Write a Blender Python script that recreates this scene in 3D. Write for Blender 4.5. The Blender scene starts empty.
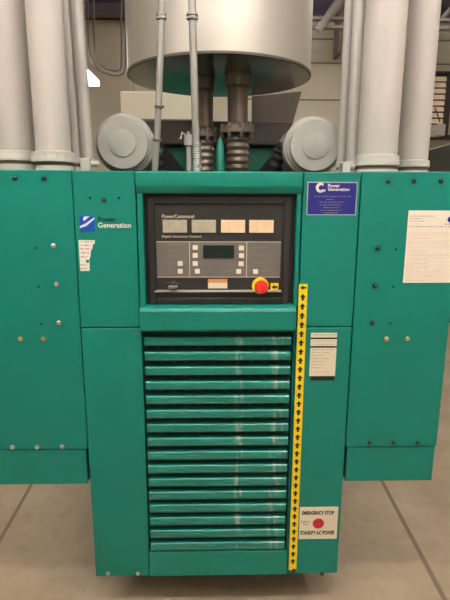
import bpy, bmesh, math, random
from mathutils import Vector, Matrix
random.seed(7)
PI = math.pi
S = bpy.context.scene
COL = S.collection

# ------------------------------------------------------------------ camera
F = 488.0; TH = math.radians(12.03); PX = 216.0
CAM = Vector((0, -1.70, 1.65))
cam_d = bpy.data.cameras.new('camera'); cam = bpy.data.objects.new('camera', cam_d); COL.objects.link(cam)
cam_d.sensor_fit = 'VERTICAL'; cam_d.sensor_height = 36; cam_d.lens = F / 600 * 36
cam_d.clip_start = 0.05
PHI = math.radians(1.4); RHO = .0039
CM = Matrix.Rotation(-PHI, 3, 'Z') @ Matrix.Rotation(PI/2 - TH, 3, 'X') @ Matrix.Rotation(RHO, 3, 'Z')
cam.location = CAM; cam.rotation_euler = CM.to_euler()
S.camera = cam

def P(px, py, Y=0.0):
    d = CM @ Vector(((px - 225) / F, (300 - py) / F, -1))
    return CAM + d * ((Y - CAM.y) / d.y)
def X(px, py, Y=0.0): return P(px, py, Y).x
def Z(py, Y=0.0): return P(PX, py, Y).z

# ------------------------------------------------------------------ materials
def srgb(r, g, b):
    return tuple(((c/255)/12.92 if c/255 <= .04045 else ((c/255+.055)/1.055)**2.4) for c in (r, g, b)) + (1,)
def mat(name, col, rough=.5, metal=0, noise=0, nscale=8, bump=0, bscale=60, spec=.5, coat=0, stretch=None):
    m = bpy.data.materials.new(name); m.use_nodes = True
    nt = m.node_tree; b = nt.nodes['Principled BSDF']
    b.inputs['Base Color'].default_value = col; b.inputs['Roughness'].default_value = rough
    b.inputs['Metallic'].default_value = metal; b.inputs['Specular IOR Level'].default_value = spec
    b.inputs['Coat Weight'].default_value = coat
    tc = nt.nodes.new('ShaderNodeTexCoord'); mp = nt.nodes.new('ShaderNodeMapping')
    nt.links.new(tc.outputs['Object'], mp.inputs[0])
    if stretch: mp.inputs['Scale'].default_value = stretch
    if noise:
        n = nt.nodes.new('ShaderNodeTexNoise'); n.inputs['Scale'].default_value = nscale; n.inputs['Detail'].default_value = 5
        r = nt.nodes.new('ShaderNodeValToRGB')
        r.color_ramp.elements[0].position = .3; r.color_ramp.elements[1].position = .7
        r.color_ramp.elements[0].color = tuple(c*(1-noise) for c in col[:3]) + (1,)
        r.color_ramp.elements[1].color = tuple(min(1, c*(1+noise)) for c in col[:3]) + (1,)
        nt.links.new(mp.outputs[0], n.inputs['Vector']); nt.links.new(n.outputs['Fac'], r.inputs[0]); nt.links.new(r.outputs[0], b.inputs['Base Color'])
    if bump:
        n = nt.nodes.new('ShaderNodeTexNoise'); n.inputs['Scale'].default_value = bscale; n.inputs['Detail'].default_value = 3
        bp = nt.nodes.new('ShaderNodeBump'); bp.inputs['Strength'].default_value = bump; bp.inputs['Distance'].default_value = .01
        nt.links.new(mp.outputs[0], n.inputs['Vector']); nt.links.new(n.outputs['Fac'], bp.inputs['Height']); nt.links.new(bp.outputs[0], b.inputs['Normal'])
    return m
def emis(name, col, strength):
    m = bpy.data.materials.new(name); m.use_nodes = True
    b = m.node_tree.nodes['Principled BSDF']
    b.inputs['Base Color'].default_value = col; b.inputs['Emission Color'].default_value = col; b.inputs['Emission Strength'].default_value = strength
    return m

GREEN = srgb(8, 122, 107)
M = {
 'green': mat('green_paint', GREEN, .38, noise=.05, nscale=3, bump=.03, bscale=90, spec=.45),
 'engine_green': mat('engine_green', srgb(10, 122, 102), .4),
 'backing': mat('dark_backing', srgb(14, 62, 54), .7),
 'slot': mat('slot_black', srgb(10, 14, 14), .8),
 'black': mat('black_enamel', srgb(40, 36, 34), .45, bump=.05, bscale=200),
 'rubber': mat('black_rubber', srgb(24, 24, 24), .7),
 'face': mat('panel_face', srgb(46, 45, 44), .35),
 'grey': mat('keypad_grey', srgb(112, 104, 98), .5, noise=.05, nscale=20),
 'white': mat('white_print', srgb(238, 232, 220), .5),
 'button': mat('button_white', srgb(236, 226, 210), .4),
 'lcd': mat('display_glass', srgb(22, 38, 34), .12),
 'meter': mat('meter_dial', srgb(178, 170, 152), .15, noise=.1, nscale=60, coat=1),
 'meter_glare': mat('meter_dial_glare', srgb(255, 214, 176), .15, noise=.08, nscale=40, coat=1),  # warm reflection on the two right meters, painted into the dial colour
 'red': mat('red_plastic', srgb(222, 52, 38), .3),
 'redprint': mat('red_print', srgb(200, 70, 60), .6),
 'redsign': mat('red_sign', srgb(196, 30, 40), .5),
 'yellow': mat('yellow_vinyl', srgb(250, 214, 30), .45),
 'inkblack': mat('black_print', srgb(22, 20, 18), .6),
 'greyprint': mat('grey_print', srgb(150, 140, 132), .6),
 'pinkprint': mat('pink_print', srgb(214, 168, 150), .6),
 'orange': mat('orange_print', srgb(228, 150, 90), .5),
 'blue': mat('blue_plate', srgb(34, 34, 122), .35),
 'logoblue': mat('logo_blue', srgb(25, 75, 180), .4),
 'silver': mat('silver_edge', srgb(190, 190, 195), .3, metal=.6),
 'cream': mat('cream_vinyl', srgb(232, 218, 192), .55),
 'paper': mat('paper', srgb(240, 226, 208), .7, noise=.03, nscale=30),
 'screw': mat('zinc_screw', srgb(200, 200, 190), .3, metal=.8),
 'brass': mat('brass_screw', srgb(205, 185, 130), .35, metal=.8),
 'bolt': mat('dark_bolt', srgb(70, 74, 70), .4, metal=.7),
 'pvc': mat('duct_paint', srgb(184, 175, 168), .42, noise=.05, nscale=2, stretch=(4, 4, .6)),
 'galv': mat('galvanised', srgb(174, 167, 161), .5, metal=.2, noise=.06, nscale=4, stretch=(6, 6, .5)),
 'conduit': mat('conduit_steel', srgb(146, 141, 134), .45, metal=.4),
 'clamp': mat('collar_paint', srgb(190, 183, 172), .45),
 'rim': mat('rust_rim', srgb(96, 70, 58), .7),
 'muffler': mat('muffler_metal', srgb(196, 188, 178), .48, metal=.5, noise=.08, nscale=1.6, bump=.05, bscale=6, stretch=(1.4, 1.4, .5)),
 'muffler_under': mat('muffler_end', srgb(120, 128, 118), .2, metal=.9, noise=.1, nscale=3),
 'exhaust': mat('exhaust_steel', srgb(120, 108, 98), .4, metal=.6, noise=.2, nscale=9),
 'aircl': mat('air_cleaner_paint', srgb(170, 165, 158), .5, noise=.03, nscale=5),
 'darkbar': mat('dark_bar', srgb(92, 82, 76), .5, noise=.1, nscale=6),
 'wall': mat('wall_paint', srgb(180, 171, 152), .8, noise=.04, nscale=1.2),
 'ceil': mat('ceiling_deck', srgb(120, 105, 105), .8, noise=.1, nscale=2),
 'steel': mat('roof_steel', srgb(126, 118, 112), .6),
 'darksteel': mat('dark_steel', srgb(64, 58, 58), .6),
 'bluebeam': mat('dark_beam', srgb(84, 74, 90), .6),
 'hose': mat('taupe_hose', srgb(62, 56, 50), .8),
 'box': mat('light_cladding', srgb(250, 238, 216), .7),
 'plate': mat('taupe_plate', srgb(112, 102, 92), .6),
 'ventdark': mat('vent_dark', srgb(52, 44, 38), .6),
 'ventslat': mat('vent_slat', srgb(236, 214, 188), .5),
 'hood': mat('dark_hood', srgb(72, 74, 66), .55, noise=.1, nscale=4),
 'fixture': mat('fixture_white', srgb(230, 228, 220), .5),
 'tube': emis('lit_tube', (1, .965, .92, 1), 42),
 'foil': mat('foil_tag', srgb(215, 210, 205), .35, metal=.3),
}
# slat paint: green with a few pale vertical scale runs
def slat_mat():
    m = M['green'].copy(); m.name = 'slat_green'; nt = m.node_tree; b = nt.nodes['Principled BSDF']
    b.inputs['Roughness'].default_value = .24; b.inputs['Coat Weight'].default_value = .8; b.inputs['Coat Roughness'].default_value = .12
    src = b.inputs['Base Color'].links[0].from_socket
    tc = nt.nodes.new('ShaderNodeTexCoord'); mp = nt.nodes.new('ShaderNodeMapping')
    mp.inputs['Scale'].default_value = (34, 1, 7)
    n = nt.nodes.new('ShaderNodeTexNoise'); n.inputs['Scale'].default_value = 1.9; n.inputs['Detail'].default_value = 4
    nt.links.new(tc.outputs['Object'], mp.inputs[0]); nt.links.new(mp.outputs[0], n.inputs['Vector'])
    sep = nt.nodes.new('ShaderNodeSeparateXYZ'); nt.links.new(tc.outputs['Object'], sep.inputs[0])
    def mth(op, a, c, clamp=False):
        x = nt.nodes.new('ShaderNodeMath'); x.operation = op; x.use_clamp = clamp
        for i, q in enumerate((a, c)):
            if isinstance(q, (int, float)): x.inputs[i].default_value = q
            else: nt.links.new(q, x.inputs[i])
        return x.outputs[0]
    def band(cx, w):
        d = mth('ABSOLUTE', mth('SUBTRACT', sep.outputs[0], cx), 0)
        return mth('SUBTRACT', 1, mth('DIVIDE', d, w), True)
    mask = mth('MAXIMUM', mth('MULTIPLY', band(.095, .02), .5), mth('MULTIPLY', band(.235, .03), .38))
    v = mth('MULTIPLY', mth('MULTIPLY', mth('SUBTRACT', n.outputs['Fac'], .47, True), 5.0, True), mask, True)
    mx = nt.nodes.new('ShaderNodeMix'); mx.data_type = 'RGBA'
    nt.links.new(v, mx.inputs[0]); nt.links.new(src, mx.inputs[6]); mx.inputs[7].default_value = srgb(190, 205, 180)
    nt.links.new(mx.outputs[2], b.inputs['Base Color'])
    return m
M['slat'] = slat_mat()
# floor: concrete with saw-cut joints
def floor_mat():
    m = bpy.data.materials.new('concrete_floor'); m.use_nodes = True; nt = m.node_tree; b = nt.nodes['Principled BSDF']
    b.inputs['Roughness'].default_value = .55
    tc = nt.nodes.new('ShaderNodeTexCoord'); sep = nt.nodes.new('ShaderNodeSeparateXYZ'); nt.links.new(tc.outputs['Object'], sep.inputs[0])
    n = nt.nodes.new('ShaderNodeTexNoise'); n.inputs['Scale'].default_value = 2.2; n.inputs['Detail'].default_value = 8
    n2 = nt.nodes.new('ShaderNodeTexNoise'); n2.inputs['Scale'].default_value = 16; n2.inputs['Detail'].default_value = 6
    for q in (n, n2): nt.links.new(tc.outputs['Object'], q.inputs['Vector'])
    r = nt.nodes.new('ShaderNodeValToRGB'); r.color_ramp.elements[0].position = .3; r.color_ramp.elements[1].position = .72
    r.color_ramp.elements[0].color = srgb(148, 128, 104); r.color_ramp.elements[1].color = srgb(172, 152, 126)
    nt.links.new(n.outputs['Fac'], r.inputs[0])
    r2 = nt.nodes.new('ShaderNodeValToRGB'); r2.color_ramp.elements[0].position = .3; r2.color_ramp.elements[1].position = .5
    r2.color_ramp.elements[0].color = (.62, .58, .52, 1); r2.color_ramp.elements[1].color = (1, 1, 1, 1)
    nt.links.new(n2.outputs['Fac'], r2.inputs[0])
    mu = nt.nodes.new('ShaderNodeMix'); mu.data_type = 'RGBA'; mu.blend_type = 'MULTIPLY'; mu.inputs[0].default_value = .3
    nt.links.new(r.outputs[0], mu.inputs[6]); nt.links.new(r2.outputs[0], mu.inputs[7])
    def mth(op, a, c=0.0, clamp=False):
        x = nt.nodes.new('ShaderNodeMath'); x.operation = op; x.use_clamp = clamp
        for i, q in enumerate((a, c)):
            if isinstance(q, (int, float)): x.inputs[i].default_value = q
            else: nt.links.new(q, x.inputs[i])
        return x.outputs[0]
    def hit(px, py):     # where a ray meets the floor
        d = CM @ Vector(((px - 225) / F, (300 - py) / F, -1))
        return CAM + d*(-CAM.z/d.z)
    cur = None
    for (a, c, w) in ((hit(30, 487), hit(0, 540), .012), (hit(385, 487), hit(445, 600), .014), (Vector((0, 2.93, 0)), Vector((1, 2.95, 0)), .014)):
        t = (c - a).normalized(); nx, ny = -t.y, t.x; k = -(a.x*nx + a.y*ny)
        dist = mth('ABSOLUTE', mth('ADD', mth('ADD', mth('MULTIPLY', sep.outputs[0], nx), mth('MULTIPLY', sep.outputs[1], ny)), k))
        v = mth('SUBTRACT', 1, mth('MINIMUM', mth('DIVIDE', dist, w), 1), True)
        v = mth('MULTIPLY', v, 2.5, True)
        cur = v if cur is None else mth('MAXIMUM', cur, v)
    mx = nt.nodes.new('ShaderNodeMix'); mx.data_type = 'RGBA'
    nt.links.new(cur, mx.inputs[0]); nt.links.new(mu.outputs[2], mx.inputs[6]); mx.inputs[7].default_value = srgb(112, 92, 74)
    nt.links.new(mx.outputs[2], b.inputs['Base Color'])
    bp = nt.nodes.new('ShaderNodeBump'); bp.inputs['Strength'].default_value = .12; bp.inputs['Distance'].default_value = .01
    nt.links.new(n2.outputs['Fac'], bp.inputs['Height']); nt.links.new(bp.outputs[0], b.inputs['Normal'])
    return m
M['floor'] = floor_mat()

# ------------------------------------------------------------------ mesh helpers
def box(bm, x0, x1, y0, y1, z0, z1):
    vs = [bm.verts.new(p) for p in ((x0,y0,z0),(x1,y0,z0),(x1,y1,z0),(x0,y1,z0),(x0,y0,z1),(x1,y0,z1),(x1,y1,z1),(x0,y1,z1))]
    for f in ((3,2,1,0),(4,5,6,7),(0,1,5,4),(1,2,6,5),(2,3,7,6),(3,0,4,7)): bm.faces.new([vs[i] for i in f])
def prism(bm, pts, axis, a, b):
    """extrude closed 2-D outline along axis ('x': pts=(y,z); 'y': pts=(x,z))"""
    def v(p, t): return (t, p[0], p[1]) if axis == 'x' else (p[0], t, p[1])
    A = [bm.verts.new(v(p, a)) for p in pts]; B = [bm.verts.new(v(p, b)) for p in pts]
    n = len(pts)
    bm.faces.new(A); bm.faces.new(B[::-1])
    for i in range(n): bm.faces.new((A[i], B[i], B[(i+1) % n], A[(i+1) % n]))
def ring(bm, c, ax, r, seg):
    ax = Vector(ax).normalized(); t = Vector((1,0,0)) if abs(ax.x) < .9 else Vector((0,1,0))
    u = ax.cross(t).normalized(); w = ax.cross(u)
    return [bm.verts.new(Vector(c) + (u*math.cos(2*PI*i/seg) + w*math.sin(2*PI*i/seg))*r) for i in range(seg)]
def lathe(bm, c, ax, prof, seg=48):
    """prof: list of (distance along axis, radius); capped both ends"""
    ax = Vector(ax).normalized(); rings = [ring(bm, Vector(c)+ax*d, ax, max(r, 1e-4), seg) for d, r in prof]
    for a, b in zip(rings, rings[1:]):
        for i in range(seg): bm.faces.new((a[i], a[(i+1) % seg], b[(i+1) % seg], b[i]))
    bm.faces.new(rings[0][::-1]); bm.faces.new(rings[-1])
def tube(bm, pts, r, seg=16):
    pts = [Vector(p) for p in pts]; rings = []
    t = None
    for i, p in enumerate(pts):
        d = (pts[min(i+1, len(pts)-1)] - pts[max(i-1, 0)]).normalized()
        if t is None:
            t = d.cross(Vector((0, 1, 0)) if abs(d.y) < .9 else Vector((1, 0, 0))).normalized()
        else: t = (t - d*t.dot(d)).normalized()
        w = d.cross(t); rr = r[i] if isinstance(r, (list, tuple)) else r
        rings.append([bm.verts.new(p + (t*math.cos(2*PI*k/seg) + w*math.sin(2*PI*k/seg))*rr) for k in range(seg)])
    for a, b in zip(rings, rings[1:]):
        for i in range(seg): bm.faces.new((a[i], a[(i+1) % seg], b[(i+1) % seg], b[i]))
    bm.faces.new(rings[0][::-1]); bm.faces.new(rings[-1])
def cyl(bm, a, b, r, seg=24): 
    a = Vector(a); b = Vector(b); lathe(bm, a, b-a, [(0, r), ((b-a).length, r)], seg)

def obj(name, bm, m, parent=None, bevel=0, smooth=False, label=None, segs=2):
    bmesh.ops.recalc_face_normals(bm, faces=bm.faces)
    me = bpy.data.meshes.new(name); bm.to_mesh(me); bm.free()
    me.materials.append(M[m] if isinstance(m, str) else m)
    o = bpy.data.objects.new(name, me); COL.objects.link(o)
    if parent is not None:
        o.parent = parent
        o.matrix_parent_inverse = Matrix.Identity(4)
        off = worldloc(parent)
        for v in me.vertices: v.co -= off
    if smooth:
        for p in me.polygons: p.use_smooth = True
        me.set_sharp_from_angle(angle=math.radians(35))
    if bevel:
        md = o.modifiers.new('bevel', 'BEVEL'); md.width = bevel; md.segments = segs; md.limit_method = 'ANGLE'
        for p in me.polygons: p.use_smooth = True
        md.harden_normals = True
    if label: o['label'] = label
    return o
def worldloc(o):
    v = Vector((0, 0, 0))
    while o is not None: v += o.location; o = o.parent
    return v
def thing(name, label, cat, loc=(0, 0, 0), group=None):
    o = bpy.data.objects.new(name, None); COL.objects.link(o); o.location = loc
    o['label'] = label; o['category'] = cat
    if group: o['group'] = group
    return o
def tag(o, label, cat, group=None):
    o['label'] = label; o['category'] = cat
    if group: o['group'] = group
    return o
def struct(name, bm, m, **k):
    o = obj(name, bm, m, **k); o['kind'] = 'structure'; return o
def NB(): return bmesh.new()

def text(name, s, x0, x1, z0, z1, Y, m, parent, bold=0.0, squeeze=True, label=None):
    cu = bpy.data.curves.new('t', 'FONT'); cu.body = s; cu.size = 1; cu.extrude = 0; cu.offset = bold
    to = bpy.data.objects.new('t', cu); COL.objects.link(to)
    bpy.context.view_layer.update()
    me = bpy.data.meshes.new_from_object(to.evaluated_get(bpy.context.evaluated_depsgraph_get()))
    bpy.data.objects.remove(to); bpy.data.curves.remove(cu)
    xs = [v.co.x for v in me.vertices]; ys = [v.co.y for v in me.vertices]
    ax, bx, ay, by = min(xs), max(xs), min(ys), max(ys)
    off = worldloc(parent) if parent is not None else Vector((0,0,0))
    for v in me.vertices:
        fx = (v.co.x-ax)/(bx-ax); fy = (v.co.y-ay)/(by-ay)
        v.co = Vector((x0+(x1-x0)*fx, Y, z0+(z1-z0)*fy)) - off
    me.materials.append(M[m]); me.name = name
    o = bpy.data.objects.new(name, me); COL.objects.link(o)
    if parent is not None: o.parent = parent
    if label: o['label'] = label
    return o
def ptext(name, s, px0, px1, py0, py1, Y, m, parent, **k):
    """text between pixel columns px0..px1 and rows py0 (top)..py1"""
    pm = (py0+py1)/2
    return text(name, s, X(px0, pm, Y), X(px1, pm, Y), Z(py1, Y), Z(py0, Y), Y, m, parent, **k)
def words(bm, x0, x1, z, h, Y, seed, fill=1.0):
    """a line of tiny unreadable print: blocks of word length"""
    rd = random.Random(seed); x = x0; end = x0 + (x1-x0)*fill
    while x < end:
        w = min(rd.uniform(1.2, 4.0)*h*1.1, end-x)
        for q in range(max(1, int(w/(h*.55)))):
            xa = x + q*h*.55
            box(bm, xa, xa+h*.38, Y-.0002, Y, z-h/2*rd.uniform(.6, 1), z+h/2*rd.uniform(.6, 1))
        x += w + h*.6
def disc(bm, x, z, r, Y, t=.0004, seg=32):
    cyl(bm, (x, Y, z), (x, Y-t, z), r, seg)

def screw(parent, px, py, Y, m, r=.0065, name='screw', t=.006):
    p = P(px, py, Y); bm = NB()
    lathe(bm, (p.x, Y+.001, p.z), (0, -1, 0), [(0, r*1.25), (.002, r*1.25), (.0021, r), (t*.8, r*.95), (t, r*.6)], 16)
    return obj(name, bm, m, parent, smooth=True)
def hole(parent, px, py, Y, r=.004):
    p = P(px, py, Y); bm = NB(); disc(bm, p.x, p.z, r, Y, .0008, 16)
    return obj('bolt_hole', bm, 'slot', parent)

# ------------------------------------------------------------------ room
RX0, RX1, RY0, RY1, RH = -5.2, 5.6, -5.0, 8.0, 5.2
b = NB(); box(b, RX0, RX1, RY0, RY1, -.1, 0); struct('floor', b, 'floor')
b = NB(); box(b, RX0, RX1, RY0, RY1, RH, RH+.1); struct('ceiling', b, 'ceil')
b = NB()
box(b, RX0-.1, RX1+.1, RY1, RY1+.1, 0, RH)
struct('wall_back', b, 'wall')
b = NB(); box(b, RX0-.1, RX1+.1, RY0-.1, RY0, 0, RH); struct('wall_front', b, 'wall')
b = NB(); box(b, RX0-.1, RX0, RY0, RY1, 0, RH); struct('wall_left', b, 'wall')
b = NB(); box(b, RX1, RX1+.1, RY0, RY1, 0, RH); struct('wall_right', b, 'wall')
# thin cladding joints on the back wall
for i, pz in enumerate((99, 62, 38)):
    z = Z(pz, RY1); b = NB(); box(b, 0.4, RX1, RY1-.015, RY1, z-.012, z+.012); struct('trim_%d' % (i+1), b, 'plate')
z = Z(20.5, RY1); b = NB(); box(b, RX0, -.6, RY1-.02, RY1, z-.015, z+.015); struct('trim_4', b, 'hose')
# steel roof beams over the back wall
b = NB()
zt, zb = P(105, 2.5, 7.4).z, P(105, 13, 7.4).z
box(b, RX0+.01, .2, 7.38, 7.42, zb, zt); box(b, RX0+.01, .2, 7.25, 7.5, zb-.02, zb+.01); box(b, RX0+.01, .2, 7.25, 7.5, zt-.01, zt+.02)
o = obj('roof_beam', b, 'bluebeam'); o['kind'] = 'structure'
o['label'] = 'dark steel roof beam at the back wall, left of the muffler'
b = NB(); box(b, .5, RX1-.01, 7.7, 7.9, P(330, 15.5, 7.7).z, RH-.02)
o = obj('roof_beam', b, 'bluebeam'); o['kind'] = 'structure'
# open web joist at the upper right
t = thing('roof_joist', 'steel open web roof joist with slanted braces, upper right between muffler and pipes', 'roof truss', (2.5, 6.8, Z(25, 6.8)))
b = NB(); z1, z2 = Z(26, 6.8), Z(-8, 6.8)
for zz in (Z(17.5, 6.8), z1): box(b, .9, RX1-.05, 6.75, 6.85, zz-.022, zz+.022)
obj('bottom_chord', b, 'steel', t)
b = NB(); box(b, .9, RX1-.05, 6.75, 6.85, z2-.04, min(z2+.04, RH-.01)); obj('top_chord', b, 'steel', t)
b = NB(); xa = X(322, 25, 6.8)
for k in range(7):
    x = xa + k*.9
    if x > RX1-.7: break
    tube(b, [(x, 6.8, z1), (x+.42, 6.8, z2)], .035, 8); tube(b, [(x+.42, 6.8, z2), (x+.9, 6.8, z1)], .035, 8)
obj('web_brace', b, 'steel', t)
b = NB(); p0, p1 = P(318, 31, 6.7), P(343, -6, 6.7); tube(b, [p0, p0+(p1-p0)*1.5], .055, 10)
obj('sway_brace', b, 'steel', t, label='thick light grey slanted brace')
b = NB(); box(b, X(339, 30, 7.6), X(343, 30, 7.6), 7.6, 7.99, Z(52, 7.6), RH-.01)
o = obj('downpipe', b, 'plate', bevel=.01); tag(o, 'short taupe wall post beside the right hand pipes near the ceiling', 'post')

# ------------------------------------------------------------------ light fixtures
def fixture(x, y, z, length, label, along='y'):
    t = thing('strip_light', label, 'ceiling light', (x, y, z), 'overhead strip lights')
    if along == 'x': t.rotation_euler.z = PI/2
    b = NB()
    prism(b, [(x-.045, z+.09), (x+.045, z+.09), (x+.085, z+.035), (x-.085, z+.035)], 'y', y-length/2, y+length/2)
    obj('housing', b, 'fixture', t)
    for s in (-1, 1):
        b = NB(); cyl(b, (x+s*.05, y-length/2+.03, z), (x+s*.05, y+length/2-.03, z), .019, 12); obj('tube', b, 'tube', t, smooth=True)
    for s in (-1, 1):
        b = NB(); box(b, x-.085, x+.085, y+s*(length/2-.03)-.012, y+s*(length/2-.03)+.012, z-.03, z+.04); obj('lamp_holder', b, 'fixture', t)
        b = NB(); cyl(b, (x, y+s*length*.35, z+.09), (x, y+s*length*.35, RH), .006, 8); obj('hanger', b, 'steel', t)
    return t
fixture(-1.75, 4.85, 3.25, 2.4, 'lit strip light seen behind the left hand pipes near the back wall')
fixture(.1, -1.15, 3.5, 3.2, 'strip light running crosswise above the spot in front of the control panel', 'x')
fixture(-2.4, -1.3, 3.6, 2.4, 'strip light above the left side cabinet')
fixture(2.7, -1.3, 3.6, 2.4, 'strip light above the right side cabinet')
fixture(.9, -3.6, 3.6, 2.4, 'strip light behind the viewer, over the aisle')
fixture(.3, 2.9, 4.4, 2.4, 'strip light high over the muffler')
fixture(.5, 5.6, 4.6, 2.4, 'added unseen strip light brightening the pale duct and back wall, behind the muffler')  # extra lamp out of view, put in to brighten the pale duct and wall
fixture(3.4, 5.0, 4.7, 2.4, 'added unseen strip light brightening the back wall on the right')  # another added lamp above the view, lifts the right part of the wall
# ------------------------------------------------------------------ engine and skid behind the housing
en = thing('diesel_engine', 'green diesel engine on a skid behind the control housing', 'engine', (0, 1.5, 0))
b = NB()
for x in (-.42, .34): box(b, x, x+.08, .35, 3.4, .0, .22)
for y in (.4, 1.8, 3.2): box(b, -.42, .42, y, y+.12, .04, .2)
obj('skid', b, 'engine_green', en, bevel=.006)
b = NB(); box(b, -.5, .53, 2.7, 3.3, .22, 2.06); obj('radiator', b, 'engine_green', en, bevel=.02, segs=3)
b = NB(); box(b, -.42, .45, 2.685, 2.7, .3, 1.5); obj('radiator_guard', b, 'slot', en)
b = NB(); box(b, -.30, .30, .45, 1.0, .22, 1.0); obj('alternator', b, 'engine_green', en, bevel=.06, segs=4)
b = NB(); box(b, -.32, .32, 1.0, 2.6, .3, 1.35); box(b, -.26, .26, 1.05, 2.5, 1.35, 1.5); obj('engine_block', b, 'engine_green', en, bevel=.03, segs=3)
# green upper shroud and the long dark cross member over it
Yb = 1.15
b = NB(); x0, x1 = X(163, 150, Yb), X(297, 150, Yb)
prism(b, [(x0, Z(146, Yb)), (x1, Z(146, Yb)), (x1, Z(172, Yb)), (x1-.1, Z(190, Yb)), (x0+.1, Z(190, Yb)), (x0+.0, Z(172, Yb))], 'y', Yb, Yb+.5)
obj('upper_shroud', b, 'engine_green', en, bevel=.01)
b = NB(); box(b, -.25, .25, Yb+.1, Yb+.4, 1.3, Z(186, Yb)); obj('bracket', b, 'engine_green', en)
Yd = 1.08
b = NB(); box(b, X(143, 130, Yd), X(292, 130, Yd), Yd, Yd+.25, Z(144.5, Yd), Z(121, Yd)); obj('cross_member', b, 'darkbar', en, bevel=.008, label='dark brown cross member')
ZD = 1.44
for sg_, px in ((-1, 168), (1, 276)):
    x = X(px, 160, .95); b = NB()
    prism(b, [(x-.09, Z(172, .95)), (x+.09, Z(172, .95)), (x+.02*sg_, Z(145, .95))], 'y', 1.02, 1.07)
    obj('gusset', b, 'rubber', en, label='black triangular gusset')
b = NB(); box(b, -.47, .5, .4, 1.14, ZD-.04, ZD); obj('deck', b, 'darkbar', en)
b = NB(); box(b, -.2, .2, .5, 1.05, 1.0, ZD-.04); obj('deck_support', b, 'engine_green', en)
# ------------------------------------------------------------------ muffler
R = .447; YM = .90; ZM = CAM.z + .2668*(YM-CAM.y-R); xc = (X(127, 40, YM)+X(310.5, 40, YM))/2
mf = thing('muffler', 'large silver cylindrical exhaust muffler hanging above the control housing', 'muffler', (xc, YM, ZM))
b = NB(); seg = 96
ra = ring(b, (xc, YM, ZM), (0,0,1), R, seg); rb = ring(b, (xc, YM, ZM+1.15), (0,0,1), R, seg)
for i in range(seg): b.faces.new((ra[i], ra[(i+1) % seg], rb[(i+1) % seg], rb[i]))
b.faces.new(rb)
obj('shell', b, 'muffler', mf, smooth=True)
b = NB(); lathe(b, (xc, YM, ZM-.006), (0,0,1), [(0, R-.02), (0, R+.003), (.010, R+.003), (.011, R-.02)], 96); obj('end_rim', b, 'darkbar', mf, smooth=True)
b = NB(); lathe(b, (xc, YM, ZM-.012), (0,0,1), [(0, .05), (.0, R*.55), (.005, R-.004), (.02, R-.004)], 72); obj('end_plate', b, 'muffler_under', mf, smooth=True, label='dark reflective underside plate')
b = NB(); lathe(b, (xc, YM, ZM+1.12), (0,0,1), [(0, R+.008), (.03, R+.008)], 96); obj('top_band', b, 'exhaust', mf, smooth=True)
b = NB()
for x in (-.3, .3): cyl(b, (xc+x, YM, ZM+1.15), (xc+x, YM, RH), .012, 10)
obj('hanger_rod', b, 'steel', mf)
b = NB(); cyl(b, (xc, YM, ZM+1.15), (xc, YM, RH-.001), .14, 40); obj('outlet_pipe', b, 'exhaust', mf, smooth=True)

# ------------------------------------------------------------------ exhaust pipes
def exhaust(px, w, ptop, pfl, Ye, label):
    xx = X(px, 130, Ye); r = w/2/F*(Ye-CAM.y)*.97
    zt = ZM-.013; zf = Z(pfl, Ye); zb = ZD+.021
    t = thing('exhaust_pipe', label, 'pipe', (xx, Ye, zb), 'exhaust risers under the muffler')
    b = NB(); lathe(b, (xx, Ye, zf), (0,0,1), [(0, r), ((zt-zf)*.75, r), ((zt-zf)*.8, r*1.25), (zt-zf, r*1.3)], 32); obj('pipe', b, 'exhaust', t, smooth=True)
    b = NB(); lathe(b, (xx, Ye, zf-.03), (0,0,1), [(0, r*1.25), (.004, r*1.7), (.022, r*1.7), (.0221, r*1.5), (.04, r*1.5), (.05, r*1.05)], 32); obj('flange', b, 'exhaust', t, smooth=True)
    for k in range(8):
        a = 2*PI*k/8 + .2
        b = NB(); lathe(b, (xx+math.cos(a)*r*1.5, Ye+math.sin(a)*r*1.5, zf-.05), (0,0,1), [(0, .008), (.02, .011), (.065, .011), (.07, .006)], 8); obj('bolt', b, 'exhaust', t)
    b = NB(); n = 15; L = zf-.03-(zb-.02); prof = []
    for i in range(n*4+1): prof.append((L*i/(n*4), r*(1.12 + .08*math.sin(i*PI/2))))
    lathe(b, (xx, Ye, zb-.02), (0,0,1), prof, 32); obj('bellows', b, 'exhaust', t, smooth=True)
    return t
exhaust(205, 16, 100, 132, .86, 'thinner left steel exhaust pipe with bolted flange under the muffler')
exhaust(237.5, 20, 97, 128, .80, 'thicker right steel exhaust pipe with bellows under the muffler')
b = NB(); p = P(220, 150, .74); lathe(b, (p.x, .70, ZD), (0,0,1), [(0, .018), (Z(146,.7)-ZD, .019), (Z(140,.7)-ZD, .010), (Z(137,.7)-ZD, .004)], 24)
gc = obj('green_cylinder', b, 'engine_green', smooth=True); tag(gc, 'small green cylinder standing between the two exhaust pipes', 'cylinder')
b = NB(); x = X(188.5, 130, .62)
H = Z(140, .62)-ZD; lathe(b, (x, .62, ZD), (0,0,1), [(0, .012), (H-.03, .012), (H-.025, .022), (H+.02, .022), (H+.025, .008), (H+.035, .008)], 16)
tube(b, [(x, .62, Z(138, .62)), (x-.03, .61, Z(133, .62)), (x-.035, .60, Z(140, .62))], .005, 8)
o = obj('drain_valve', b, 'galv', smooth=True); tag(o, 'small metal valve fitting beside the left exhaust pipe flange', 'valve')
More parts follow.
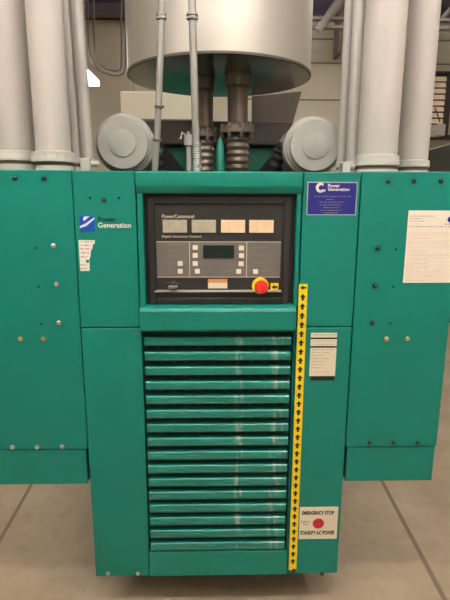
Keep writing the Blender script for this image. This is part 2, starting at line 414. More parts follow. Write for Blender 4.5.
# ------------------------------------------------------------------ air cleaners
def air_cleaner(px, py, sgn, label):
    Y0 = .42; p = P(px, py, Y0); k = (Y0-CAM.y)/F*1.0
    r1 = 24.5*k; r2 = r1*1.18
    t = thing('air_cleaner', label, 'air filter', (p.x, Y0, p.z-r2), 'round air cleaners behind the housing top')
    b = NB(); lathe(b, p, (0,1,0), [(0, r1*.96), (.006, r1), (.03, r1), (.035, r1*1.08), (.05, r1*1.08)], 64); obj('end_cover', b, 'aircl', t, smooth=True)
    b = NB(); lathe(b, (p.x, Y0+.05, p.z), (0,1,0), [(0, r1*1.02), (.005, r2), (.012, r2), (.016, r1*1.12), (.30, r1*1.12), (.33, r1*.8)], 64); obj('body', b, 'aircl', t, smooth=True)
    b = NB(); lathe(b, (p.x, Y0-.006, p.z), (0,1,0), [(0, r1*.5), (.0006, r1*.515), (.007, r1*.515)], 48); obj('centre_boss', b, 'aircl', t, smooth=True)
    b = NB(); lathe(b, (p.x, Y0+.36, p.z), (0,1,0), [(0, r1*.6), (.1, r1*.55), (.2, r1*.5)], 32); obj('outlet_hose', b, 'rubber', t, smooth=True)
    b = NB(); box(b, p.x-.05, p.x+.05, Y0+.12, Y0+.28, ZD, p.z-r1*1.05); obj('foot', b, 'darkbar', t)
    return t
air_cleaner(122.5, 143, 1, 'round grey air cleaner on the left, in front of the muffler')
air_cleaner(315.5, 145.5, -1, 'round pale air cleaner on the right, beside the tall pipes')
# black ribbed hoses and dark fittings running inward from the air cleaners
for px0, px1, lab in ((150, 172, 'black hose beside the left air cleaner'), (283, 262, 'black hose beside the right air cleaner')):
    b = NB(); pts = []; rr = []
    for i in range(40):
        f = i/39; pts.append((X(px0, 150, .6)+(X(px1, 168, .6)-X(px0, 150, .6))*f, .60+.05*f, Z(147, .6)+(ZD-Z(147, .6))*f**1.5)); rr.append(.030+.004*math.sin(i*1.6))
    tube(b, pts, rr, 16); o = obj('intake_hose', b, 'rubber', smooth=True); tag(o, lab + ', dipping behind the housing', 'hose')
# ------------------------------------------------------------------ things behind: light cladding box, taupe plate, hose loop
b = NB(); box(b, X(120, 92, 3.4), X(196, 92, 3.4), 3.4, 3.9, Z(120, 3.4), Z(92, 3.4))
t = thing('pale_duct', 'pale cream boxed duct behind the left air cleaner', 'duct', (X(160, 92, 3.4), 3.6, Z(120, 3.4)))
obj('casing', b, 'box', t, bevel=.01)
b = NB(); box(b, X(118, 120, 3.4), X(198, 120, 3.4), 3.38, 3.92, Z(123, 3.4), Z(120, 3.4)); obj('bottom_flange', b, 'plate', t)
b = NB()
for x in (X(130, 92, 3.4), X(188, 92, 3.4)): cyl(b, (x, 3.65, Z(92.2, 3.4)), (x, 3.65, RH), .01, 8)
obj('hanger_rod', b, 'steel', t)
b = NB(); Yp = 1.5
q = [P(252, 96, Yp), P(302, 91, Yp), P(291, 131, Yp), P(252, 131, Yp)]
prism(b, [(v.x, v.z) for v in q], 'y', Yp, Yp+.05)
o = obj('bracket_plate', b, 'plate', bevel=.004); tag(o, 'taupe slanted bracket plate under the right side of the muffler', 'bracket')
Yh = 4.6
outer = [(87, -30), (87.5, 0), (88, 30), (89, 52), (90.5, 59), (93.5, 64.5), (98, 69), (104, 72.5), (112, 75), (118, 75.5), (123, 74), (125.2, 70), (125.6, 60), (125.6, 30), (125.6, 0), (125.6, -30)]
inner = [(93, -30), (93.5, 0), (94, 30), (94.5, 52), (95.8, 58), (98.5, 62.5), (102, 66), (107, 69), (112, 70.5), (117, 71), (120, 70), (121, 67), (121.3, 60), (121.3, 30), (121.3, 0), (121.3, -30)]
for pl_, lab, yy in ((outer, 'outer of the two thin taupe cables hanging in a U loop left of the muffler', Yh), (inner, 'inner of the two thin taupe cables hanging in a U loop left of the muffler', Yh+.03)):
    b = NB(); tube(b, [P(a, c, yy) for a, c in pl_], .011, 10)
    o = obj('hanging_cable', b, 'hose', smooth=True); tag(o, lab, 'cable', 'cables hanging left of the muffler')
# wall vent right
Yv = 7.95
t = thing('wall_vent', 'wall vent with pale horizontal slats and dark frame at the right edge', 'vent', (X(440, 135, Yv), Yv, Z(137, Yv)))
xa, xb = X(418, 100, Yv), X(447, 100, Yv)
b = NB(); box(b, xa, xb, Yv, Yv+.04, Z(137, Yv), Z(72, Yv)); obj('backing', b, 'ventdark', t)
n = 10
for i in range(n):
    z1 = Z(75+i*6.1, Yv); b = NB(); prism(b, [(Yv-.07, z1-.075), (Yv-.06, z1-.085), (Yv-.035, z1), (Yv-.045, z1)], 'x', xa+.01, xb-.06); obj('slat', b, 'ventslat', t)
b = NB(); box(b, xb-.07, xb+.02, Yv-.12, Yv, Z(137, Yv), Z(71, Yv)); box(b, xa, xb+.02, Yv-.12, Yv, Z(72.5, Yv), Z(70.5, Yv)); box(b, xa, xb+.3, Yv-.16, Yv, Z(138, Yv), Z(134.5, Yv)); obj('frame', b, 'ventdark', t)
b = NB(); box(b, X(438, 125, 7.5), X(446, 125, 7.5), 7.5, 7.8, Z(134, 7.5), Z(122, 7.5))
obj('damper_motor', b, 'aircl', t, bevel=.01, label='pale damper motor box')
b = NB(); tube(b, [P(440, 122, 7.55), P(437, 113, 7.6), P(435, 108, 7.8)], .012, 8); obj('linkage', b, 'ventdark', t)
# dark equipment hood on the right
Yq = 4.6
t = thing('equipment_hood', 'dark grey machine with sloping top standing behind the right side cabinet', 'machine', (X(470, 170, Yq), Yq, 0))
b = NB(); q = [P(425, 151, Yq), P(456, 142.5, Yq), P(520, 142.5, Yq)]
pts = [(v.x, v.z) for v in q] + [(q[2].x, .25), (q[0].x, .25)]
prism(b, pts, 'y', Yq, Yq+1.0); obj('casing', b, 'hood', t, bevel=.015)
b = NB(); box(b, q[0].x-.03, q[2].x+.03, Yq-.03, Yq+1.03, .0, .25); obj('plinth', b, 'darksteel', t)
b = NB(); box(b, q[0].x-.02, q[0].x+.05, Yq-.03, Yq, Z(158, Yq), Z(151, Yq)); obj('latch', b, 'ventdark', t)

# ------------------------------------------------------------------ generator housing
ZT = 1.731; ZB = .150; ZS = Z(327.5)
XL, XR = -.474, .503          # outer edges
xa = xa2 = -.262; xb = .3045; xb2 = .2985
gh = thing('generator_housing', 'green generator end housing with control opening and slatted lower vent', 'generator', (0, .2, ZB))
g = .0018
D = .32
def panel(name, x0, x1, z0, z1, m='green', bev=.004, y=0, t=.03, label=None):
    b = NB(); box(b, x0, x1, y, y+t, z0, z1); return obj(name, b, m, gh, bevel=bev, label=label)
panel('upper_panel', XL, xa-g, ZS+g, ZT)
panel('upper_panel', xb+g, XR, ZS+g, ZT)
panel('lower_panel', XL, -.2585, ZB, ZS-g)
panel('lower_panel', xb2+g, XR, ZB, ZS-g)
b = NB(); box(b, XL+.004, XL+.02, .03, D, ZB, ZT-.004); box(b, XR-.02, XR-.004, .03, D, ZB, ZT-.004)
box(b, XL+.004, XR-.004, .03, D, ZT-.02, ZT-.004); box(b, XL+.004, XR-.004, D, D+.012, ZB, ZT-.004)
obj('shell', b, 'green', gh)
# header over the control opening
zo_t = Z(193.5, 0); zo_b = Z(307, 0)
b = NB(); zc = Z(188, -.01)
prism(b, [(-.012, ZT-.004), (-.006, ZT), (.05, ZT), (.05, zo_t), (.0, zo_t), (-.012, zc+.003), (-.014, zc+.010)], 'x', xa+g, xb-g)
obj('header', b, 'green', gh, bevel=.002)
# recess walls of the control opening
xo0, xo1 = -.2405, .2876
for s, (u, v) in enumerate(((xa+g, xo0), (xo1, xb-g))):
    b = NB()
    if s == 0: prism(b, [(u, zo_b), (v, zo_b), (v, zo_t), (u, zo_t)], 'y', .0, .04)
    else: prism(b, [(u, zo_b), (v, zo_b), (v, zo_t), (u, zo_t)], 'y', .0, .04)
    obj('opening_post', b, 'green', gh, bevel=.003)
# sill
zs_t = Z(307, -.02); zs_b = Z(331.5, -.02)
b = NB()
prism(b, [(-.022, zs_b), (-.028, zs_b+.008), (-.028, zs_t-.016), (-.02, zs_t-.004), (.0, zs_t), (.06, zs_t+.002), (.06, zs_b+.006), (-.005, zs_b)], 'x', xa+g, X(296, 320, -.02))
obj('sill', b, 'green', gh, bevel=.003, segs=3)
# lower centre: slatted vent
xs0, xs1 = -.249, .283
z_lt, z_lb = Z(331.5), Z(551)
b = NB(); box(b, .2925, xb2-g, .0, .034, ZB+.02, z_lt-.002)
box(b, -.2585+g, xb2-g, -.004, .034, ZB+.001, z_lb)
lv = obj('vent_panel', b, 'green', gh, bevel=.002)
b = NB(); box(b, xa2+g, xb2-g, .034, .04, ZB+.002, z_lt); obj('vent_backing', b, 'backing', lv, label='dark green perforated backing')
N = 16; zt0 = Z(337.0); pitch = (Z(337.0) - Z(542.4)) / 15
b = NB()
slot_rows = []
for i in range(N):
    bs = NB(); slot_rows.append(bs)
    z = zt0 - i*pitch; h = pitch*.53
    # rolled nose louver blade: short top flange, rounded nose, flat face, small return at the bottom
    rn = .0075
    arc = [(-.002+rn-rn*math.sin(math.radians(q)), z-rn+rn*math.cos(math.radians(q))) for q in (0, 15, 30, 45, 60, 75, 90)]
    pts = [(.020, z)] + arc + [(-.005, z-h+.003), (-.004, z-h), (.004, z-h-.001), (.004, z-h+.002), (.003, z-rn), (.008, z-.003), (.020, z-.003)]
    prism(b, pts, 'x', xs0, xs1)
    zc = z - pitch + (pitch-h)*.48
    n = 11
    for k in range(n):
        wv = (xs1-xs0)/n
        box(bs, xs0+k*wv+wv*.12+(.008 if i % 2 else 0), xs0+(k+1)*wv-wv*.12, .0334, .0342, zc-.009, zc-.002)
obj('slats', b, 'slat', lv, smooth=True)
for bs in slot_rows: obj('slot_row', bs, 'slot', lv)
# fasteners
for px, py in ((90, 198), (119, 198)): hole(gh, px, py, 0)
screw(gh, 104, 200, 0, 'bolt', .006)
for px, m in ((108, 'screw'), (138, 'screw'), (322, 'bolt')): screw(gh, px, 573.5, 0, m, .007, t=.008)
screw(gh, 294, 570.5, -.001, 'bolt', .007, t=.01)
# logo and name print on the upper left panel
lg = NB(); box(lg, X(80, 224), X(94.5, 224), -.0008, .0, Z(232), Z(216)); lo = obj('logo', lg, 'logoblue', gh, label='blue square logo with white slash')
lw = NB(); q = [P(80, 228), P(81, 229.5), P(95, 220), P(94.5, 218)]
def poly(bm, pts, Y, t=.0004):
    prism(bm, [(p.x, p.z) for p in pts], 'y', Y, Y-t)
poly(lw, [P(80, 226), P(80, 228.2), P(86, 226.2), P(94.5, 219), P(94.5, 217.2), P(86, 223.2)], -.0010)
poly(lw, [P(83, 219), P(84, 216.6), P(90, 216.2), P(84, 221)], -.0010)
obj('logo_slash', lw, 'white', lo)
ptext('name_text', 'Power', 98, 116, 217, 222, -.0008, 'inkblack', gh, bold=.02, label='dark printed word')
ptext('name_text', 'Generation', 98, 131, 222.8, 228, -.0008, 'white', gh, bold=.02, label='white printed word')

# ------------------------------------------------------------------ control panel
YC = .022
cp = thing('control_panel', 'black generator control panel with four meters, keypad and red stop button', 'control panel', (0, YC, zo_b))
b = NB(); box(b, xo0+.001, xo1-.001, YC+.012, YC+.02, Z(306, YC), zo_t-.001)
box(b, xo0+.001, xo1-.001, YC-.004, YC+.012, Z(194.5, 0), Z(193.6, 0))
obj('backplate', b, 'black', cp)
fx0, fx1 = X(148.5, 250, YC), X(290, 250, YC); fz0, fz1 = Z(304, YC), Z(196.5, YC)
b = NB()
w = .024
box(b, fx0, fx0+w, YC-.006, YC+.012, fz0, fz1); box(b, fx1-w, fx1, YC-.006, YC+.012, fz0, fz1)
box(b, fx0+w, fx1-w, YC-.006, YC+.012, fz1-w, fz1); box(b, fx0+w, fx1-w, YC-.006, YC+.012, fz0, fz0+w)
obj('bezel', b, 'black', cp, bevel=.003)
YF = YC+.002
face_b = NB(); box(face_b, fx0+w, fx1-w, YF, YC+.012, fz0+w, fz1-w); fp = obj('faceplate', face_b, 'face', cp)
b = NB(); zz = Z(291.5, YF-.012); prism(b, [(YF-.014, zz-.003), (YF-.014, zz+.001), (YF, zz+.004), (YF, zz-.004)], 'x', X(155, 291, YF), X(281, 291, YF)); obj('lower_lip', b, 'greyprint', cp, bevel=.0008, label='light metal lip')
ptext('title_text', 'PowerCommand', 162, 194, 214.6, 218.2, YF-.0004, 'cream', cp)
ptext('title_text', 'Digital Generator Control', 162, 201, 235.4, 238.2, YF-.0004, 'cream', cp)
for i, (a, c) in enumerate(((162.8, 187), (191.8, 215.8), (221, 245), (249.2, 273.5))):
    y0, y1 = 219.8, 232.6
    b = NB(); x0, x1, z0, z1 = X(a, 226, YF), X(c, 226, YF), Z(y1, YF), Z(y0, YF)
    box(b, x0-.004, x1+.004, YF-.002, YF, z0-.003, z1+.003); mo = obj('meter', b, 'face', cp, bevel=.0005)
    b = NB(); box(b, x0, x1, YF-.0035, YF-.002, z0, z1); dl = obj('dial', b, 'meter' if i < 2 else 'meter_glare', mo, label=None if i < 2 else 'dial face with a warm reflection painted into its colour')
    # scale arc and needle
    b = NB(); cx = (x0+x1)/2; cz = z0-(z1-z0)*.45; rr = (z1-z0)*1.15
    for k in range(13):
        an = math.radians(48+84*k/12); ca, sa = math.cos(an), math.sin(an); L = .004 if k % 3 == 0 else .0025
        px_, pz_ = cx+ca*rr*1.15, cz+sa*rr
        poly2 = [(px_-sa*.0004, pz_+ca*.0004), (px_+sa*.0004, pz_-ca*.0004), (px_+ca*L+sa*.0004, pz_+sa*L-ca*.0004), (px_+ca*L-sa*.0004, pz_+sa*L+ca*.0004)]
        if pz_+sa*L < z1: prism(b, poly2, 'y', YF-.0035, YF-.0038)
    prism(b, [(cx-.012, z0+.003), (cx-.011, z0+.002), (cx-.018, z1-.005), (cx-.0185, z1-.005)], 'y', YF-.0035, YF-.0039)
    obj('meter_scale', b, 'greyprint', mo)
# grey keypad area
gx0, gx1, gz0, gz1 = X(156.8, 260, YF), X(280.5, 260, YF), Z(277, YF), Z(241.8, YF)
b = NB(); box(b, gx0, gx1, YF-.0015, YF, gz0, gz1); kp = obj('keypad', b, 'grey', cp)
b = NB(); Yk = YF-.0015
for zq in (gz0, gz1): box(b, gx0, gx1, Yk-.0004, Yk, zq-.0008, zq+.0008)
for a in (189.6, 246.6): xq = X(a, 260, YF); box(b, xq-.0009, xq+.0009, Yk-.0004, Yk, gz0, gz1)
obj('border_line', b, 'cream', kp)
b = NB()
for j, (a, c, y, f) in enumerate(((168, 188, 245, .8), (168, 188, 250, .4), (168, 188, 256, .6), (168, 178, 263, .7), (168, 178, 271, .6), (203, 212, 264, .8), (203, 212, 271, .8), (225, 236, 264, .8), (225, 235, 271, .8), (252, 276, 247, .7), (252, 276, 255, .6), (252, 276, 263, .8), (261, 276, 271, .6))):
    words(b, X(a, y, Yk), X(c, y, Yk), Z(y, Yk), .0024, Yk, j, f)
obj('print', b, 'greyprint', kp)
b = NB(); box(b, X(203.2, 251, Yk), X(234, 251, Yk), Yk-.003, Yk, Z(258, Yk), Z(245.2, Yk)); obj('display_screen', b, 'lcd', cp, bevel=.0006)
for (a, y) in ((195.2, 247.6), (195.2, 255.4), (195.2, 263.6), (197.4, 271.2), (180.2, 263.4), (180.2, 271.2), (241.3, 248), (241.4, 255.6), (241, 263.8), (238.6, 271.4), (255.5, 271.6)):
    p = P(a, y, Yk); b = NB(); box(b, p.x-.0088, p.x+.0088, Yk-.003, Yk, p.z-.0085, p.z+.0085); obj('button', b, 'button', cp, bevel=.0012)
b = NB(); box(b, X(208, 284, YF), X(227.3, 284, YF), YF-.0008, YF, Z(288.3, YF), Z(279, YF)); st = obj('warning_label', b, 'cream', cp, label='small cream label with orange heading')
b = NB(); box(b, X(208, 284, YF), X(227.3, 284, YF), YF-.0011, YF-.0008, Z(282.8, YF), Z(279, YF)); obj('label_band', b, 'orange', st)
# rotary switch
p = P(173.3, 286, YF); b = NB()
lathe(b, (p.x, YF, p.z), (0,-1,0), [(0, .017), (.004, .017), (.005, .013), (.018, .011)], 24)
kn = obj('selector_knob', b, 'bolt', cp, smooth=True)
b = NB(); box(b, p.x-.016, p.x+.016, YF-.03, YF-.016, p.z-.005, p.z+.005); obj('knob_handle', b, 'grey', kn, bevel=.002)
b = NB()
for j, (dx, dz) in enumerate(((-.018, .012), (.0, .017), (.02, .010))): words(b, p.x+dx-.006, p.x+dx+.008, p.z+dz, .0022, YF, 40+j)
obj('switch_print', b, 'greyprint', cp)
# stop button
p = P(261.3, 286.6, YF-.02)
b = NB(); lathe(b, (p.x-.002, YF, p.z), (0,-1,0), [(0, .030), (.006, .030), (.007, .02), (.012, .016)], 32); es = obj('stop_button', b, 'yellow', cp, smooth=True, label='yellow collar of the stop button')
b = NB(); lathe(b, (p.x, YF-.010, p.z), (0,-1,0), [(0, .012), (.010, .013), (.012, .0235), (.022, .024), (.029, .020), (.031, .012)], 32); obj('push_cap', b, 'red', es, smooth=True, label='red mushroom cap')
b = NB(); box(b, X(270.4, 287, YF), X(278.4, 287, YF), YF-.0008, YF, Z(291, YF), Z(283, YF)); ta = obj('arrow_tag', b, 'yellow', cp, label='yellow tag with black arrow')
def arrow(bm, cx, cz, L, W, Y, ang):
    pts = [(-.2*W, -L/2), (.2*W, -L/2), (.2*W, -.05*L), (.5*W, -.05*L), (0, L/2), (-.5*W, -.05*L), (-.2*W, -.05*L)]
    ca, sa = math.cos(ang), math.sin(ang)
    prism(bm, [(cx+x*ca-z*sa, cz+x*sa+z*ca) for x, z in pts], 'y', Y, Y-.0003)
p = P(274.4, 287, YF); b = NB(); arrow(b, p.x, p.z, .022, .016, YF-.0008, PI/2); obj('arrow_print', b, 'inkblack', ta)

# ------------------------------------------------------------------ arrow tape
xt = .3195; tw = .0155
zt1 = Z(284); zt2 = Z(571)
at = thing('arrow_tape', 'yellow tape strip with black upward arrows beside the slatted vent', 'tape', (xt, -.001, zt2))
b = NB(); box(b, xt-tw, xt+tw, -.0015, -.0006, zt2, zt1); obj('tape', b, 'yellow', at)
pit = Z(300) - Z(309.3); z = Z(287.7); b = NB(); i = 0
arrow(b, xt, z, .023, .017, -.0015, PI/2); z -= pit
while z > zt2 + .012:
    arrow(b, xt, z, .024, .022, -.0015, 0); z -= pit; i += 1
ar = obj('arrow_print', b, 'inkblack', at)
print('arrows', i)

# ------------------------------------------------------------------ labels and signs on the housing
# blue dealer plate
YS = -.0008
pl = thing('dealer_plate', 'blue plate with white print and round logo, upper right of the control opening', 'sign', (X(331, 214), 0, Z(215)))
px0, px1, pz0, pz1 = X(306.8, 198), X(357, 198), Z(215), Z(181.2)
b = NB(); box(b, px0, px1, YS, -.0001, pz0, pz1); obj('plate_edge', b, 'silver', pl, label='silver edge')
b = NB(); box(b, px0+.004, px1-.004, YS-.0004, YS, pz0+.004, pz1-.004); obj('plate_field', b, 'blue', pl)
b = NB(); Yl = YS-.0004; c0 = P(320.5, 187.7)
n = 20; o_, i_ = .0165, .0085
A = [(c0.x+math.cos(math.radians(50+260*k/n))*o_, c0.z+math.sin(math.radians(50+260*k/n))*o_) for k in range(n+1)]
Bq = [(c0.x+.002+math.cos(math.radians(40+280*k/n))*i_, c0.z+math.sin(math.radians(40+280*k/n))*i_) for k in range(n+1)]
for k in range(n): prism(b, [A[k], A[k+1], Bq[k+1], Bq[k]], 'y', Yl, Yl-.0003)
box(b, c0.x+.002, c0.x+.017, Yl-.0003, Yl, c0.z-.013, c0.z-.006)
obj('round_logo', b, 'cream', pl, label='cream letter C logo')
ptext('plate_text', 'Power', 328, 340, 183.4, 186.8, Yl-.0003, 'white', pl, bold=.025)
ptext('plate_text', 'Generation', 328, 349.5, 187.2, 190.4, Yl-.0003, 'white', pl, bold=.025)
b = NB()
for j, (a, c, y) in enumerate(((314, 351, 196), (327, 334, 199), (319, 344, 201.8), (320, 342, 204.5), (323, 340, 207.2), (320, 342, 210), (323, 338, 212.4))):
    words(b, X(a, y), X(c, y), Z(y), .0034, Yl, 60+j)
obj('small_print', b, 'greyprint', pl)
# torn check list sticker
ck = thing('checklist_sticker', 'torn white sticker with red rows under the blue logo', 'sticker', (X(86, 271), 0, Z(271)))
b = NB(); poly(b, [P(78.6, 240), P(95, 240.2), P(94.6, 243.8), P(93, 244), P(92.4, 249), P(91, 250), P(90.6, 256), P(89.4, 259), P(89.8, 270.8), P(80.4, 271), P(79.4, 255)], 0, .0006); obj('backing', b, 'white', ck)
b = NB()
for j, (y, c) in enumerate(((242, 93.5), (245.5, 91.5), (249, 91), (253, 89.5), (257, 88), (265, 87.5), (268.5, 88))): words(b, X(80.8, y), X(c, y), Z(y), .0048, -.0006, 90+j)
obj('list_print', b, 'redprint', ck)
b = NB(); p = P(87.6, 261.2); disc(b, p.x, p.z, .006, -.0006, .0003, 10); obj('torn_spot', b, 'green', ck)
# data label on the lower right panel
dl = thing('data_label', 'cream data label with black lines on the lower right panel', 'sticker', (X(322, 380), 0, Z(381)))
x0, x1 = X(310, 356), X(336, 356)
b = NB(); box(b, x0, x1, -.0008, 0, Z(376.5), Z(333)); obj('backing', b, 'cream', dl)
b = NB(); box(b, x0+.006, x1-.002, -.0009, 0, Z(381), Z(376.8)); obj('footer', b, 'inkblack', dl)
b = NB()
for y in (338.6, 347.2): z = Z(y); box(b, x0, x1, -.0012, -.0008, z-.003, z+.003)
obj('heading_rule', b, 'inkblack', dl)
b = NB(); k = 0
for y in (335, 341.5, 344.5, 350, 353, 356, 359, 362, 365, 368):
    k += 1; words(b, x0+.006, x1-.006, Z(y), .0032, -.0008, 120+k, 1 if k < 5 else random.choice((.5, .8, .6)))
obj('small_print', b, 'greyprint', dl)
b = NB(); z = Z(372.5); words(b, x0+.006, x1-.02, z, .005, -.0008, 200); obj('footnote', b, 'pinkprint', dl)
# emergency stop sign
sg = thing('emergency_stop_sign', 'cream emergency stop sign with a red dot, bottom right', 'sign', (X(317, 540), 0, Z(540)))
sx0, sx1, sz0, sz1 = X(299.3, 524), X(337.4, 524), Z(540), Z(508)
b = NB(); box(b, sx0, sx1, -.0012, -.0001, sz0, sz1); obj('plate', b, 'cream', sg)
YE = -.0012
ptext('sign_text', 'EMERGENCY STOP', 302, 334, 512.2, 516, YE-.0002, 'inkblack', sg, bold=.045)
ptext('sign_text', 'STANDBY AC POWER', 300.2, 334.5, 532, 536, YE-.0002, 'inkblack', sg, bold=.045)
ptext('sign_text', 'Push to', 301, 309.3, 521.5, 523.8, YE-.0002, 'inkblack', sg)
ptext('sign_text', 'Stop', 303, 308, 524.4, 526.6, YE-.0002, 'inkblack', sg)
b = NB(); p = P(318.3, 523.3); disc(b, p.x, p.z, .0225, YE, .0003); obj('red_dot', b, 'redsign', sg, label='red dot')

# ------------------------------------------------------------------ side cabinets
def cabinet(x0, x1, label, dots, side):
    Y0 = .006; zt = 1.734; zs = P(217, 448, Y0).z; zb = .5585
    t = thing('side_cabinet', label, 'cabinet', ((x0+x1)/2, .3, zb), 'green side cabinets')
    b = NB(); box(b, x0, x1, Y0, .52, zs, zt); obj('body', b, 'green', t, bevel=.004)
    xi = .009
    b = NB(); box(b, x0+(xi if side > 0 else .004), x1-(xi if side < 0 else .004), Y0+.004, .5, zb, zs-.003); obj('lower_box', b, 'green', t, bevel=.003)
    for kind, a, c in dots:
        if kind == 'h': hole(t, a, c, Y0)
        else: screw(t, a, c, Y0, {'s': 'screw', 'b': 'brass', 'd': 'bolt'}[kind], .0075 if kind != 'd' else .007, t=.009)
    # inner wall bracket carrying the cabinet to the housing
    b = NB()
    if side < 0: box(b, x1-.001, XL+.003, .06, .3, zs+.02, zt-.03)
    else: box(b, XR-.003, x0+.001, .06, .3, zs+.02, zt-.03)
    obj('mounting_flange', b, 'slot', t)
    return t
lx = -.477; rx = .507
wid = .355
cabinet(lx-wid, lx, 'left green side cabinet with silver screws and two brass screws', 
  [('d', 15, 178), ('d', 44, 178), ('h', 35.5, 248), ('s', 53.5, 245.8), ('h', 38.5, 286.5), ('s', 56.5, 284.5), ('h', 41.5, 324), ('s', 59, 322.7),
   ('b', 20.5, 339), ('b', 43.5, 339), ('s', 12.5, 447), ('s', 37, 447), ('s', 62, 446.5)], -1)
cabinet(rx, rx+wid, 'right green side cabinet with dark screws and a posted paper notice',
  [('d', 388, 181), ('d', 414, 181), ('d', 441, 181), ('d', 378, 248), ('h', 396, 249.5), ('d', 375.2, 285.5), ('h', 393.3, 286.5), ('d', 372.3, 322.8), ('h', 390.2, 323.5),
   ('b', 386.5, 338.8), ('b', 407.5, 338.8), ('d', 369.3, 443), ('d', 393.2, 443), ('d', 417.5, 443)], 1)
# paper notice on right cabinet
Yn = .0055
pn = thing('paper_notice', 'cream paper notice sheet taped to the right side cabinet', 'paper', (X(437, 283, Yn), Yn, Z(283, Yn)))
nx0 = X(408.5, 212, Yn); nx1 = nx0+.216; nz1 = Z(209.8, Yn); nz0 = Z(282.8, Yn)
b = NB(); box(b, nx0, nx1, Yn-.0008, Yn, nz0, nz1); obj('sheet', b, 'paper', pn)
Yx = Yn-.0008; b = NB()
words(b, nx0+.006, nx0+.095, Z(215.5, Yn), .0035, Yx, 301); words(b, nx0+.006, nx0+.05, Z(218, Yn), .003, Yx, 302); words(b, nx0+.006, nx0+.06, Z(220.5, Yn), .003, Yx, 303)
words(b, nx0+.006, nx1-.01, Z(226.2, Yn), .004, Yx, 304)
obj('heading_print', b, 'greyprint', pn)
b = NB(); k = 0; y = 232.0
while y < 280:
    z = Z(y, Yn); box(b, nx0+.006, nx1-.008, Yx-.0002, Yx, z-.0003, z+.0003)
    words(b, nx0+.008, nx1-.012, Z(y+2, Yn), .0026, Yx, 310+k, random.choice((.4, .7, .95))); y += 4.2; k += 1
obj('table_print', b, 'pinkprint', pn)
b = NB(); p = P(450.5, 219.5, Yn); lathe(b, (p.x, Yx, p.z), (0,-1,0), [(0, .011), (.0003, .011)], 24); obj('round_logo', b, 'blue', pn, label='blue round logo')
b = NB(); words(b, p.x-.02, p.x+.02, p.z-.016, .004, Yx, 400); obj('logo_print', b, 'redprint', pn)

# ------------------------------------------------------------------ tall ducts and pipes
def pipe(name, top, bot, Yp, ycol, label, m='pvc', group=None, collar=True, wide=1.13, cat='pipe', ribs=False):
    """top/bot: pixel columns (left,right) of the pipe at row 0 and row 150"""
    a = P(sum(top)/2, 0, Yp); c = P(sum(bot)/2, 150, Yp)
    r = ((X(bot[1], 150, Yp)-X(bot[0], 150, Yp)) + (X(top[1], 0, Yp)-X(top[0], 0, Yp)))/4
    d = (a-c).normalized()
    zb = zcab
    base = c + d*((zb-c.z)/d.z); topp = c + d*((RH-c.z)/d.z)
    t = thing(name, label, cat, base, group)
    b = NB(); L = (topp-base).length; lathe(b, base, d, [(0, r), (L, r)], 48); obj('pipe', b, m, t, smooth=True)
    if collar:
        z1 = Z(ycol[0], Yp); z0 = Z(ycol[1], Yp)
        s0 = base + d*((z0-base.z)/d.z)
        b = NB(); h = (z1-z0)
        lathe(b, s0, d, [(0, r*1.02), (.003, r*wide), (h*.45, r*wide), (h*.5, r*(wide-.02)), (h*.9, r*(wide-.02)), (h, r*1.01)], 16 if ribs else 48)
        obj('collar', b, 'clamp', t, smooth=not ribs)
        L0 = max(z0-base.z, .012)
        b = NB(); lathe(b, base, d, [(L0-.011, r*1.05), (L0+.001, r*1.05)], 32); obj('base_ring', b, 'rim', t, smooth=True, label='rusty base ring')
        b = NB(); lathe(b, base, d, [(.0, r*1.08), (L0-.011, r*1.08)], 32); obj('base_flange', b, 'clamp', t, smooth=True)
    return t
zcab = 1.734
gp = 'tall pipes over the left cabinet'; gr = 'tall pipes over the right cabinet'
pipe('vertical_pipe', (-12, 25), (1, 34.5), .30, (152.5, 163), 'leftmost tall beige pipe, at the left edge of the picture', group=gp)
pipe('vertical_pipe', (26, 61), (36, 71), .20, (152.5, 164), 'widest tall beige pipe with ribbed collar on the left cabinet', group=gp, wide=1.27, ribs=True)
pipe('small_pipe', (60, 72), (72, 83), .36, (158, 165), 'thin pipe just right of the ribbed collar pipe', m='galv', group=gp)
pipe('small_pipe', (70, 83), (81, 93), .34, (160, 165), 'thin pipe nearest the left air cleaner', m='galv', group=gp, wide=1.25)
pipe('vertical_pipe', (366, 408), (358.5, 396), .20, (154.5, 166), 'wide pale pipe nearest the front on the right cabinet', group=gr, m='pvc')
pipe('vertical_pipe', (408, 441), (398.5, 427), .32, (159.5, 167), 'rightmost tall pale pipe, outer one on the right cabinet', group=gr)
pipe('small_pipe', (353, 368), (346.5, 359.5), .27, (160, 167), 'thin pipe tucked against the wide pale pipe', m='galv', group=gr)
pipe('small_pipe', (345, 356), (337.5, 348), .34, (161, 167), 'thin pipe beside the right air cleaner', m='galv', group=gr)
# small clamp boxes at the feet
for (a, c, y0, y1, yy, lab) in ((80, 97, 158.5, 168, .24, 'small pale junction fitting at the foot of the left thin pipes'), (343, 357, 161, 169, .165, 'small pale junction fitting at the foot of the right thin pipes')):
    b = NB(); x0, x1 = X(a, 164, yy), X(c, 164, yy)
    t = thing('pipe_fitting', lab, 'fitting', ((x0+x1)/2, yy, zcab), 'pipe fittings on cabinet tops')
    box(b, x0, x1-(x1-x0)*.45, yy, yy+.06, zcab, Z(y0, yy)); obj('block', b, 'clamp', t, bevel=.003)
    b = NB(); cyl(b, (x0, yy+.03, Z((y0+y1)/2+.6, yy)), (x1, yy+.03, Z((y0+y1)/2+.6, yy)), .011, 16); obj('stub', b, 'clamp', t, smooth=True)
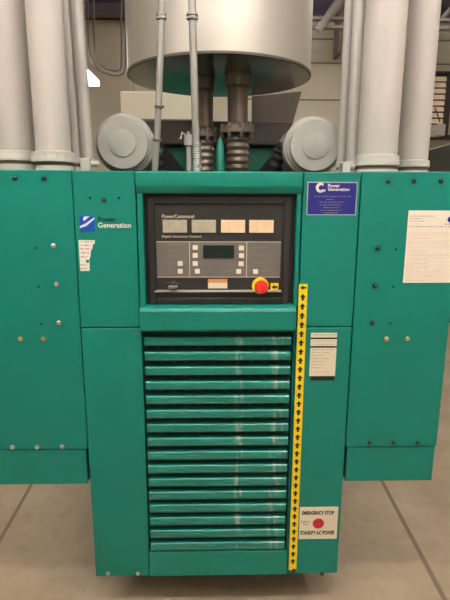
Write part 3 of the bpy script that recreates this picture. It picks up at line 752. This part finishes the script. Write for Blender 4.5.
# ------------------------------------------------------------------ thin conduits in front of the muffler
def conduit(pts, w, Yc, coups, label, flex=None):
    r = w/2/F*(Yc-CAM.y)
    q = [P(a, c, Yc) for a, c in pts]; e = q[-1]; d_ = (q[-1]-q[-2]); q[-1] = q[-2]+d_*((ZT-.004-q[-2].z)/d_.z)
    t = thing('metal_conduit', label, 'conduit', q[-1], 'thin conduits in front of the muffler')
    d0 = (q[0]-q[1]).normalized(); top = q[0] + d0*((RH-q[0].z)/d0.z)
    b = NB(); tube(b, [top]+q, r, 20); obj('tube', b, 'conduit', t, smooth=True)
    for (a, y, h) in coups:
        z1 = Z(y-h/2, Yc); z0 = Z(y+h/2, Yc); xx = X(a, y, Yc)
        b = NB(); L = z1-z0; lathe(b, (xx, Yc, z0), (0,0,1), [(0, r*1.1), (.002, r*1.55), (L*.35, r*1.55), (L*.36, r*1.3), (L*.6, r*1.3), (L*.62, r*1.55), (L-.002, r*1.55), (L, r*1.1)], 16); obj('coupling', b, 'conduit', t, smooth=True)
    if flex:
        a, y0, y1 = flex; z0, z1 = ZT-.003, Z(y0, Yc); b = NB(); prof = []; n = int((z1-z0)/.0085)
        for i in range(n*2+1): prof.append(((z1-z0)*i/(n*2), r*(1.18 + (.12 if i % 2 else 0))))
        lathe(b, (X(a, (y0+y1)/2, Yc), Yc, z0), (0,0,1), prof, 20); obj('flexible_sleeve', b, 'conduit', t, smooth=True)
conduit([(161.5, 0), (161.3, 30), (159.5, 80), (157, 140), (154.5, 174)], 6.2, .24, [(161.3, 17, 7), (157, 140, 3), (159.3, 107, 3)], 'left thin metal conduit in front of the muffler')
conduit([(192, 0), (193, 40), (194.5, 90), (196, 140), (197.5, 174)], 7, .26, [(192.3, 17, 7)], 'right thin metal conduit with flexible sleeve in front of the muffler', flex=(196.8, 143, 172))

# ------------------------------------------------------------------ world and view
w = bpy.data.worlds.new('world'); S.world = w; w.use_nodes = True
w.node_tree.nodes['Background'].inputs[0].default_value = (.9, .85, .8, 1); w.node_tree.nodes['Background'].inputs[1].default_value = .3
S.view_settings.view_transform = 'Standard'; S.view_settings.look = 'None'; S.view_settings.gamma = 1; S.view_settings.use_curve_mapping = False
S.view_settings.exposure = 0.55
S.cycles.use_denoising = True
S.cycles.max_bounces = 8; S.cycles.diffuse_bounces = 5
